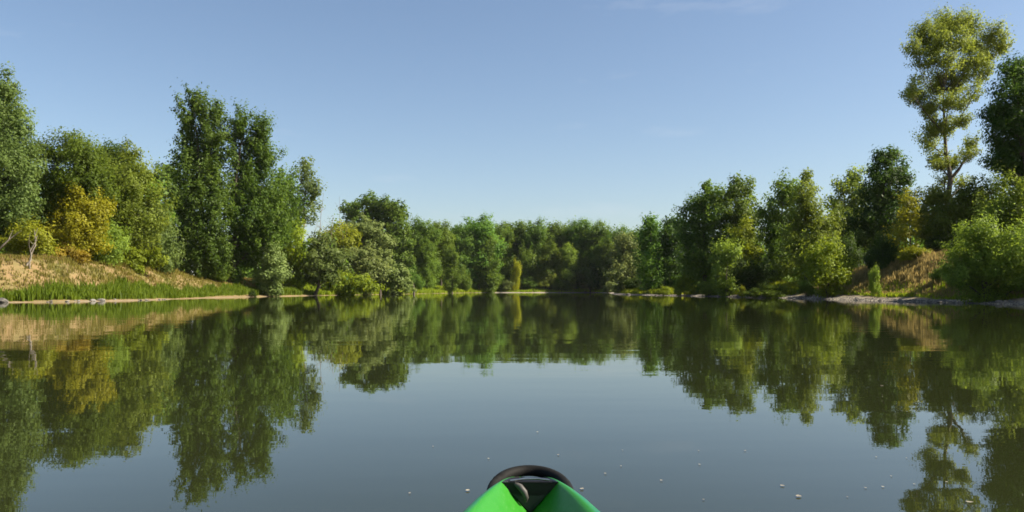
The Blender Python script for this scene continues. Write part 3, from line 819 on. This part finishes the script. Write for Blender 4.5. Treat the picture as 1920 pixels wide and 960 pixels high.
def grass(name, label, pts, h, w, mat, rng, cat='grass', per=5, spread=0.12, lean=0.35):
    X, Y, Z, d = pts
    n = len(X); ids = np.repeat(np.arange(n), per); m = len(ids)
    b = np.stack([X[ids] + rng.normal(0, spread, m), Y[ids] + rng.normal(0, spread, m), Z[ids] - 0.03], -1)
    hh = h * (rng.uniform(0.75, 1.2, n) * np.clip(0.85 + 0.4 * wob(X, Y, 1.6), 0.35, 1.35))[ids] * rng.uniform(0.5, 1.15, m)
    an = rng.uniform(0, 6.28, m); s = np.stack([np.cos(an), np.sin(an), 0 * an], -1) * (w * rng.uniform(.6, 1.3, m))[:, None]
    la = rng.uniform(0, 6.28, m); lv = np.stack([np.cos(la), np.sin(la), 0 * la], -1) * (hh * lean * rng.random(m))[:, None]
    mid = b + lv * 0.35 + np.stack([0 * hh, 0 * hh, hh * 0.55], -1)
    tip = b + lv + np.stack([0 * hh, 0 * hh, hh], -1)
    V = np.stack([b - s * .6, b + s * .6, mid + s, tip, mid - s], 1).reshape(-1, 3)
    T = np.repeat(np.clip(rng.random(n)[ids] * .7 + rng.normal(.15, .15, m), 0, 1), 5)
    o = link(name, mesh_from(V, 5, np.arange(len(V)), mat, tint=T, name=name))
    print(name, m)
    return tag(o, label, cat, kind='stuff')

GM = {'straw': leaf_mat('straw_blade', (0.165, 0.135, 0.042), (0.36, 0.295, 0.11)),
      'reed': leaf_mat('reed_blade', (0.075, 0.135, 0.010), (0.175, 0.255, 0.026)),
      'dry': leaf_mat('dry_blade', (0.16, 0.115, 0.038), (0.33, 0.25, 0.09)),
      'mixed': leaf_mat('mixed_blade', (0.12, 0.125, 0.020), (0.27, 0.245, 0.055)),
      'lush': leaf_mat('lush_blade', (0.12, 0.17, 0.012), (0.27, 0.33, 0.03))}
rng = np.random.default_rng(21)
left = lambda X, Y: X < -5
pn = lambda X, Y, s: wob(X, Y, s)
grass('reed_grass', 'bright green reeds fringing the left waterline',
      scatter(60000, -46, -24, 40, 135, lambda X, Y, d: (d > 0.9 + 0.35 * pn(X, Y, 2.5)) & (d < 2.9 + 0.7 * pn(X, Y, 4)) & left(X, Y), rng), 0.8, 0.045, GM['reed'], rng)
grass('dry_grass', 'dry straw grass on the left slope',
      scatter(30000, -52, -26, 40, 135, lambda X, Y, d: (d > 2.3) & (d < 11) & (pn(X, Y, 3) + .4 * pn(Y, X, .8) > 0.15) & left(X, Y), rng), 0.38, 0.028, GM['dry'], rng)
grass('mixed_grass', 'olive and straw coloured grass on the left slope',
      scatter(35000, -55, -22, 40, 135, lambda X, Y, d: (d > 2.0) & (d < 14) & (pn(X, Y, 3) + .4 * pn(Y, X, 1.1) < 0.5) & left(X, Y), rng), 0.42, 0.032, GM['mixed'], rng)
grass('bank_grass', 'lush green grass on the farther left bank and reed bed',
      scatter(36000, -50, -8, 130, 245, lambda X, Y, d: (d > 0.4) & (d < 9) & left(X, Y), rng), 0.95, 0.085, GM['lush'], rng)
grass('dry_grass', 'golden dry grass on the right slope below the knoll',
      scatter(24000, 30, 52, 46, 90, lambda X, Y, d: (d > 2.6) & (d < 14) & (Y > 52), rng), 0.6, 0.042, GM['straw'], rng)
grass('shore_grass', 'green grass tufts above the right gravel shore',
      scatter(30000, 26, 40, 44, 150, lambda X, Y, d: (d > 2.2) & (d < 4.6) & (pn(X, Y, 3) > 0.05), rng), 0.5, 0.04, GM['lush'], rng)
grass('shore_grass', 'low green grass along the farther right bank',
      scatter(26000, 16, 45, 92, 240, lambda X, Y, d: (d > 2.0) & (d < 9), rng), 0.7, 0.07, GM['lush'], rng)
grass('shore_grass', 'low green grass along the far shore',
      scatter(9000, -20, 32, 236, 262, lambda X, Y, d: (d > 1.8) & (d < 6), rng), 0.7, 0.07, GM['lush'], rng)

# undergrowth leaves hiding the ground beneath the trees
X, Y, Z, d = scatter(110000, -70, 70, 50, 270, lambda X, Y, d: (d > 7) & (d < 30) & ((d > 11) | (pn(X, Y, 5) > .3)), rng)
k = ~((X > 0) & (Y < 95) & (d < 17)); X, Y, Z = X[k], Y[k], Z[k]
pos = np.stack([X, Y, Z + rng.random(len(X)) ** 2 * 1.5 + .05], -1)
nr = unit(rng.normal(0, .6, pos.shape) + np.array([0, -0.2, 0.8]))
V = leaf_quads(pos, nr, rng.normal(0, 1, pos.shape), 0.42, 0.26, rng)
tag(link('undergrowth', mesh_from(V, 4, np.arange(len(V)), LM['green'], tint=np.repeat(rng.random(len(pos)), 4), name='undergrowth')),
    'tangled green undergrowth beneath the bank trees', 'undergrowth', kind='stuff')

# ------------------------------------------------------------------ stones
m_stone, t, out = new_mat('pale_stone')
tc = N(t, 'ShaderNodeTexCoord'); ns = N(t, 'ShaderNodeTexNoise', Scale=7, Detail=6)
oi = N(t, 'ShaderNodeObjectInfo')
t.links.new(tc.outputs['Object'], ns.inputs[0])
r = ramp(t, [(0.3, (0.15, 0.135, 0.115)), (0.7, (0.36, 0.33, 0.285))]); t.links.new(ns.outputs[0], r.inputs[0])
hs = N(t, 'ShaderNodeHueSaturation'); mr = N(t, 'ShaderNodeMapRange'); mr.inputs['To Min'].default_value = .3; mr.inputs['To Max'].default_value = .85
t.links.new(oi.outputs['Random'], mr.inputs[0]); t.links.new(mr.outputs[0], hs.inputs['Value']); t.links.new(r.outputs[0], hs.inputs['Color'])
p = N(t, 'ShaderNodeBsdfPrincipled', Roughness=0.85); t.links.new(hs.outputs[0], p.inputs['Base Color'])
bp = N(t, 'ShaderNodeBump', Strength=.6, Distance=.03); t.links.new(ns.outputs[0], bp.inputs['Height']); t.links.new(bp.outputs[0], p.inputs['Normal'])
t.links.new(p.outputs[0], out.inputs[0])
def rock_mesh(seed, sub=2):
    bm = bmesh.new(); bmesh.ops.create_icosphere(bm, subdivisions=sub, radius=1)
    rr = random.Random(seed); ks = [(Vector([rr.gauss(0, 1) for _ in range(3)]).normalized(), rr.uniform(.55, .9)) for _ in range(7)]
    for v in bm.verts:
        for n_, o_ in ks:
            q = v.co.dot(n_)
            if q > o_: v.co -= n_ * (q - o_) * 0.9
        v.co *= rr.uniform(.96, 1.04); v.co.z *= .62
    me = bpy.data.meshes.new('stone'); bm.to_mesh(me); bm.free(); me.materials.append(m_stone)
    return me
rocks = [rock_mesh(i) for i in range(5)]
rr = random.Random(14)
def stone(px, D, size, label, group=None):
    X = (px - CX) / F * D
    o = link('stone', rocks[rr.randrange(5)])
    o.location = (X, D, max(gz(X, D), -0.02) + size * .12)
    o.scale = (size * rr.uniform(.8, 1.5), size * rr.uniform(.7, 1.1), size * rr.uniform(.7, 1.1))
    o.rotation_euler = (rr.uniform(-.2, .2), rr.uniform(-.2, .2), rr.uniform(0, 6.28))
    tag(o, label, 'stone', group)
def edgeD(px, off):
    """distance along this column at which the land starts, plus off metres"""
    Ds = np.arange(40, 150, 0.1); X = (px - CX) / F * Ds
    d = sdist(X, Ds); i = int(np.argmax(d > 0))
    return float(Ds[i]) + off
stone(3, edgeD(3, 0.0), .55, 'pale boulder at the left waterline by the picture edge')
stone(174, edgeD(174, .2), .24, 'left of the two whitish stones before the left reeds')
stone(189, edgeD(189, .2), .26, 'right of the two whitish stones before the left reeds')
stone(147, edgeD(147, .2), .17, 'small whitish stone left of the stone pair on the left shore')
stone(1688, edgeD(1688, .5), .26, 'pale stone at the left end of the right rocky shore')
stone(1874, edgeD(1874, 1.3), .27, 'brightest rounded pale stone at the right shore')
stone(1178, edgeD(1178, .3), .4, 'dark lump of stone on the pale far end of the right shore')
for i in range(45):
    px = rr.uniform(1600, 1935); stone(px, edgeD(px, rr.uniform(-.2, 2.6)), rr.uniform(.06, .15), 'grey-brown stone of the rocky right shore', 'stones strewn on the right shore')
for i in range(30):
    px = rr.uniform(1230, 1600); stone(px, edgeD(px, rr.uniform(0, 2.6)), rr.uniform(.08, .18), 'small pale stone on the gravel strip of the right bank', 'stones on the gravel strip')
for i in range(14):
    px = rr.uniform(60, 330); stone(px, edgeD(px, rr.uniform(-.1, .8)), rr.uniform(.06, .14), 'little pale stone at the left waterline', 'stones at the left waterline')
# fine gravel: uncountable
X, Y, Z, d = scatter(50000, 15, 36, 42, 160, lambda X, Y, d: (d > -0.1) & (d < 3.2), rng)
n = len(X); base = unit(np.array([(1, 0, -.5), (-.5, .87, -.5), (-.5, -.87, -.5), (0, 0, 1)], float))
sz = rng.uniform(.025, .085, n)
rot = rng.uniform(0, 6.28, n); cr, sr_ = np.cos(rot), np.sin(rot)
bx = base[None, :, 0] * cr[:, None] - base[None, :, 1] * sr_[:, None]; by = base[None, :, 0] * sr_[:, None] + base[None, :, 1] * cr[:, None]
V = np.stack([bx, by, np.repeat(base[None, :, 2] * .6, n, 0)], -1) * sz[:, None, None] * np.array([1.3, 1, 1]) + np.stack([X, Y, Z + .01], -1)[:, None]
tri = np.array([(0, 1, 3), (1, 2, 3), (2, 0, 3), (0, 2, 1)])
Fi = (np.arange(n)[:, None, None] * 4 + tri[None]).reshape(-1)
tag(link('gravel', mesh_from(V.reshape(-1, 3), 3, Fi, m_stone, name='gravel')), 'pale gravel of the right shore', 'gravel', kind='stuff')

# driftwood log on the right shore and stump in the water on the left
tb = Tubes(); c = at(1876, 541, 55.5); g = gz(c[0], c[1])
tb.add([(-.75, .1, .12), (-.3, 0, .2), (.2, .05, .26), (.7, -.1, .36)], [.05, .09, .08, .04], 7)
o = link('driftwood_log', tb.mesh(BARKP, 'driftwood_log')); o.location = (c[0], c[1], g); tag(o, 'pale driftwood branch lying in the shade under the right willow bush', 'log')
tb = Tubes(); D = 153.0; tb.add([(0, 0, -.4), (.03, 0, .4), (.0, .05, .95)], [.26, .2, .17], 8)
o = link('tree_stump', tb.mesh(BARK, 'tree_stump')); o.location = ((714 - CX) / F * D, D - .6, 0); tag(o, 'dark stump standing in the water under the grey willows', 'stump')
tb = Tubes(); D = 175.0; tb.add([(0, 0, -.4), (.1, 0, .9), (-.05, .05, 2.2)], [.3, .24, .14], 8)
o = link('tree_stump', tb.mesh(BARK, 'tree_stump')); o.location = ((776 - CX) / F * D, D - .5, 0); tag(o, 'taller dark snag at the water where the reed bank begins', 'stump')

# ------------------------------------------------------------------ kayak
m_hull, t, out = new_mat('kayak_plastic')
tc = N(t, 'ShaderNodeTexCoord'); at_ = N(t, 'ShaderNodeAttribute', attribute_name='tint')
ns = N(t, 'ShaderNodeTexNoise', Scale=9, Detail=4); t.links.new(tc.outputs['Object'], ns.inputs[0])
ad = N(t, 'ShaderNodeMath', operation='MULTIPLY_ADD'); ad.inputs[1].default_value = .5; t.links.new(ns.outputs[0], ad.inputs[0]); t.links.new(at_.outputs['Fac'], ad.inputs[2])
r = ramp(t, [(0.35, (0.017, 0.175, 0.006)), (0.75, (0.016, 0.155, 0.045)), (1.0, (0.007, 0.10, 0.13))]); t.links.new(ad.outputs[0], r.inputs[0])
n2 = N(t, 'ShaderNodeTexNoise', Scale=160, Detail=2); t.links.new(tc.outputs['Object'], n2.inputs[0])
n3 = N(t, 'ShaderNodeTexNoise', Scale=14, Detail=5, Roughness=.7); t.links.new(tc.outputs['Object'], n3.inputs[0])
rg = N(t, 'ShaderNodeMapRange'); rg.inputs['To Min'].default_value = .28; rg.inputs['To Max'].default_value = .6; t.links.new(n3.outputs[0], rg.inputs[0])
bp = N(t, 'ShaderNodeBump', Strength=.25, Distance=.002); t.links.new(n2.outputs[0], bp.inputs['Height'])
p = N(t, 'ShaderNodeBsdfPrincipled'); scr = N(t, 'ShaderNodeMapping'); scr.inputs['Scale'].default_value = (60, 7, 60); t.links.new(tc.outputs['Object'], scr.inputs[0])
n4 = N(t, 'ShaderNodeTexNoise', Scale=2.2, Detail=6, Roughness=.75); t.links.new(scr.outputs[0], n4.inputs['Vector'])
sm_ = N(t, 'ShaderNodeMapRange'); sm_.inputs['From Min'].default_value = .56; sm_.inputs['From Max'].default_value = .78; sm_.inputs['To Max'].default_value = .35; t.links.new(n4.outputs[0], sm_.inputs[0])
sx_ = N(t, 'ShaderNodeMix', data_type='RGBA'); sx_.inputs['B'].default_value = (0.16, 0.34, 0.12, 1)
t.links.new(sm_.outputs[0], sx_.inputs['Factor']); t.links.new(r.outputs[0], sx_.inputs['A'])
t.links.new(sx_.outputs['Result'], p.inputs['Base Color']); t.links.new(rg.outputs[0], p.inputs['Roughness']); t.links.new(bp.outputs[0], p.inputs['Normal'])
p.inputs['Subsurface Weight'].default_value = 0.0
t.links.new(p.outputs[0], out.inputs[0])
def plain(name, col, rough, metal=0.0, bump=0):
    m, t, out = new_mat(name)
    p = N(t, 'ShaderNodeBsdfPrincipled', Roughness=rough, Metallic=metal)
    tc = N(t, 'ShaderNodeTexCoord'); ns = N(t, 'ShaderNodeTexNoise', Scale=60, Detail=4); t.links.new(tc.outputs['Object'], ns.inputs[0])
    r = ramp(t, [(0.3, tuple(c * .75 for c in col)), (0.7, tuple(min(1, c * 1.25) for c in col))]); t.links.new(ns.outputs[0], r.inputs[0]); t.links.new(r.outputs[0], p.inputs['Base Color'])
    if bump:
        bp = N(t, 'ShaderNodeBump', Strength=.5, Distance=bump); t.links.new(ns.outputs[0], bp.inputs['Height']); t.links.new(bp.outputs[0], p.inputs['Normal'])
    t.links.new(p.outputs[0], out.inputs[0])
    return m
m_rub = plain('black_rubber', (0.009, 0.0088, 0.008), .7, bump=.001)
m_rub.node_tree.nodes['Principled BSDF'].inputs['Specular IOR Level'].default_value = 0.12
m_blk = plain('black_plastic', (0.008, 0.008, 0.010), .35)
m_met = plain('dull_metal', (0.48, 0.46, 0.42), .28, 1.0)
m_strap = plain('grey_webbing', (0.045, 0.042, 0.037), .6, bump=.001)

KX, KROT = 0.039, R(-0.4)
kayak = empty('kayak', (KX, 0, 0)); kayak.rotation_euler = (0, 0, KROT)
tag(kayak, 'bright green plastic kayak bow pointing upriver at the bottom of the picture', 'kayak')
KY  = np.array([-.95, -.9, -.75, -.5, 0, .6, 1.0, 1.3, 1.7, 2.0, 2.17, 2.32, 2.45, 2.54, 2.61, 2.655, 2.67])
KW  = np.array([.02, .07, .17, .28, .37, .38, .37, .345, .295, .240, .205, .168, .130, .098, .068, .032, .010])
KR  = np.array([.30, .30, .29, .275, .26, .26, .27, .29, .32, .343, .349, .352, .352, .350, .343, .332, .325])     # ridge height
KV  = np.array([.29, .28, .22, .10, .06, .06, .09, .13, .16, .190, .212, .232, .246, .258, .266, .285, .30])     # valley height
ys_ = np.concatenate([np.linspace(-.95, 1.7, 40), np.linspace(1.72, 2.67, 60)])
def sm(y, A): return np.interp(y, KY, A)
ker = np.array([1, 2, 3, 2, 1]) / 9
def smooth_(a):
    return np.convolve(np.pad(a, 2, mode='edge'), ker, 'valid')
w_, r_, v_ = smooth_(sm(ys_, KW)), smooth_(sm(ys_, KR)), smooth_(sm(ys_, KV))
prof = []
# fraction across, and height as (kind): from centre crease to ridge, gunwale, chine, keel
half = [(0.0, 'v', 0.00), (0.05, 'v', 0.03), (0.14, 'v', 0.13), (0.40, 'v', 0.47), (0.62, 'v', 0.78), (0.74, 'v', 0.94), (0.80, 'v', 1.0), (0.86, 'v', 1.0), (0.92, 'v', .96), (0.965, 'v', 0.86), (0.995, 'v', 0.70),
        (1.0, 'h', 0.50), (0.97, 'h', 0.25), (0.90, 'h', 0.02), (0.74, 'h', -0.22), (0.40, 'h', -0.32), (0.0, 'h', -0.36)]
rows = []; tints = []
for y, w, rz, vz in zip(ys_, w_, r_, v_):
    pts = []; tt = []
    gun = vz + (rz - vz) * .70
    for f_, k_, q in half:
        if k_ == 'v': z = vz + (rz - vz) * q; 
        else: z = (gun - .02) * q / .62 if q > 0 else q * .36 * min(1, w / .15 + .1)
        if k_ == 'v' and f_ > .9: z = rz - (1 - q) * .075
        if k_ == 'h' and q > 0: z = (rz - .04) * q / .62
        if k_ == 'h' and q <= 0: z = q * .35 * min(1, w / .2)
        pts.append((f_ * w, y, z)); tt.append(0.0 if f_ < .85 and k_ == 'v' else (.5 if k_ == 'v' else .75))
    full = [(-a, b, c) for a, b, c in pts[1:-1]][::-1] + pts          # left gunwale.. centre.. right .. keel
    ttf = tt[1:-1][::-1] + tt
    rows.append(full); tints.append(ttf)
rows = np.array(rows); nr_, nc_ = rows.shape[:2]
ix = np.arange(nr_ * nc_).reshape(nr_, nc_)
ix2 = np.concatenate([ix, ix[:, :1]], 1)
q = np.stack([ix2[:-1, :-1], ix2[:-1, 1:], ix2[1:, 1:], ix2[1:, :-1]], -1)
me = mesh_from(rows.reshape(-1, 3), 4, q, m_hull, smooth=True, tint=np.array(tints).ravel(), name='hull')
hull = link('hull', me, kayak)
bm = bmesh.new(); bm.from_mesh(me)
bmesh.ops.holes_fill(bm, edges=[e for e in bm.edges if e.is_boundary], sides=0)
bmesh.ops.recalc_face_normals(bm, faces=bm.faces); bm.to_mesh(me); bm.free()

# grab loop round the nose: black padded grip, its end tabs, bracket and strap
def arc(n, hw, y0, y1, z0, z1, e=2.0):
    t_ = np.linspace(-1, 1, n)
    s = np.sign(t_) * np.abs(t_)
    X = hw * np.sin(s * math.pi / 2); cc = np.cos(s * math.pi / 2)
    return np.stack([X, y0 + (y1 - y0) * cc ** .9, z0 + (z1 - z0) * cc ** .8], -1)
tb = Tubes(); pth = arc(25, .120, 2.44, 2.665, .326, .350)
rad = .0140 + .0045 * np.cos(np.linspace(-1, 1, 25) * math.pi / 2) ** .5
tb.add(pth, rad, 12)
handle = link('handle', tb.mesh(m_rub, 'handle'), kayak)
for s in (-1, 1):
    bm = bmesh.new(); bmesh.ops.create_cube(bm, size=1)
    bmesh.ops.scale(bm, vec=(.020, .05, .03), verts=bm.verts); bmesh.ops.bevel(bm, geom=bm.edges[:], offset=.006, segments=2)
    e = bm_obj('end_tab', bm, m_rub, handle, True); e.location = (s * .120, 2.425, .322)
# black nose insert closing the valley under the loop
bm = bmesh.new()
sec = []
for y in (2.50, 2.535, 2.58, 2.64):
    w = float(np.interp(y, KY, KW)) * .80; rz = float(np.interp(y, KY, KR)); vz = float(np.interp(y, KY, KV))
    drop = .055 if y < 2.52 else 0.004
    sec.append([bm.verts.new((x_ * w, y, vz + (rz - vz) * abs(x_) * .98 + .003)) for x_ in (-.99, -.5, 0, .5, .99)] + [bm.verts.new((x_ * w, y, rz - drop * (1 - abs(x_) * .6))) for x_ in (.9, .4, -.4, -.9)])
for a, b in zip(sec[:-1], sec[1:]):
    for i in range(9): bm.faces.new((a[i], a[(i + 1) % 9], b[(i + 1) % 9], b[i]))
bm.faces.new(sec[0][::-1]); bm.faces.new(sec[-1])
bmesh.ops.recalc_face_normals(bm, faces=bm.faces)
bm_obj('nose_insert', bm, m_blk, kayak)
tb = Tubes(); tb.add([(-.062, 2.515, .352), (-.02, 2.522, .356), (.025, 2.522, .357), (.062, 2.515, .354)], [.0035, .0045, .0045, .0035], 8)
link('bracket_bar', tb.mesh(m_met, 'bracket_bar'), kayak)
tb = Tubes()
ct = np.array([(-.048, 2.506, .346), (-.032, 2.496, .338), (-.018, 2.490, .322), (-.012, 2.488, .305), (-.014, 2.494, .292)])
tb.add(ct, [.006, .010, .010, .008, .004], 10)
link('strap_loop', tb.mesh(m_strap, 'strap_loop'), kayak)
# moulded seat pad, foot rests and deck hatch behind the bow (below the frame)
bm = bmesh.new(); bmesh.ops.create_cube(bm, size=1); bmesh.ops.scale(bm, vec=(.40, .42, .05), verts=bm.verts); bmesh.ops.bevel(bm, geom=bm.edges[:], offset=.02, segments=3)
e = bm_obj('seat', bm, m_blk, kayak, True); e.location = (0, -.12, .235)

# ------------------------------------------------------------------ drifting leaves
m_fl = leaf_mat('drift_leaf', (0.16, 0.14, 0.10), (0.34, 0.31, 0.25), trans=.15)
def drift_mesh(seed):
    rr = random.Random(seed); v = []; f = []
    n = 7
    for i in range(n):
        u = i / (n - 1); wd = .42 * math.sin(math.pi * (u * .92 + .04)) ** .8
        cz = .03 + .05 * (2 * u - 1) ** 2 * rr.uniform(.6, 1.2)
        for s in (-1, 0, 1): v.append((u - .5, s * wd * rr.uniform(.85, 1.1), cz + (.06 if s else 0) * rr.uniform(.5, 1.3) - .02))
    for i in range(n - 1):
        for j in range(2): f += [i * 3 + j, i * 3 + j + 1, (i + 1) * 3 + j + 1, (i + 1) * 3 + j]
    return mesh_from(v, 4, f, m_fl, smooth=True, tint=np.full(len(v), rr.random()), name='drifting_leaf')
dm = [drift_mesh(i) for i in range(4)]
def drift(px, py, size, label, group=None):
    D = F * CH / (py - HY)
    o = link('drifting_leaf', dm[rr.randrange(4)]); o.location = ((px - CX) / F * D, D, .004)
    o.scale = (size,) * 3; o.rotation_euler = (0, 0, rr.uniform(0, 6.28)); tag(o, label, 'leaf', group)
drift(1497, 932, .032, 'largest pale leaf drifting in open water at lower right')
drift(1818, 943, .030, 'pale leaf drifting over the reflection of the tallest tree')
drift(877, 921, .024, 'thin pale leaf drifting left of the kayak bow')
drift(1091, 918, .024, 'pale leaf drifting just right of the kayak handle')
drift(1467, 912, .022, 'pale leaf drifting just above and left of the largest one')
for (x, y) in [(1135, 889), (1166, 875), (1167, 845), (1008, 811), (1399, 846), (1313, 872), (1643, 858), (1622, 916), (1657, 914), (1673, 894), (1715, 909), (1048, 854), (916, 861), (813, 838), (1700, 860), (1241, 902), (1310, 846), (1775, 905), (1590, 933), (1320, 938), (768, 926), (1652, 724)]:
    drift(x + rr.uniform(-2, 2), y, rr.uniform(.009, .016) * (1 if y > 800 else 2.0), 'tiny pale leaf speck drifting on the open water', 'small leaves drifting on the river')

# ------------------------------------------------------------------ thin summer air
mh_, t, out = new_mat('haze_air')
pv = N(t, 'ShaderNodeVolumePrincipled', Density=HAZE, Anisotropy=0.0)
pv.inputs['Color'].default_value = (0.93, 0.96, 1.0, 1)
t.links.new(pv.outputs[0], out.inputs['Volume'])
bm = bmesh.new(); bmesh.ops.create_cube(bm, size=1)
hz = bm_obj('haze', bm, mh_)
gmx = float(max(abs(gx).max(), abs(gy).max())) + 50
hz.scale = (2 * gmx, 2 * gmx, 60 + 3.4); hz.location = (0, 0, (60 - 3.4) / 2)
tag(hz, 'thin summer haze in the air over the river', 'haze', kind='stuff')

print('LEAVES', LEAFN, 'objects', len(bpy.data.objects))
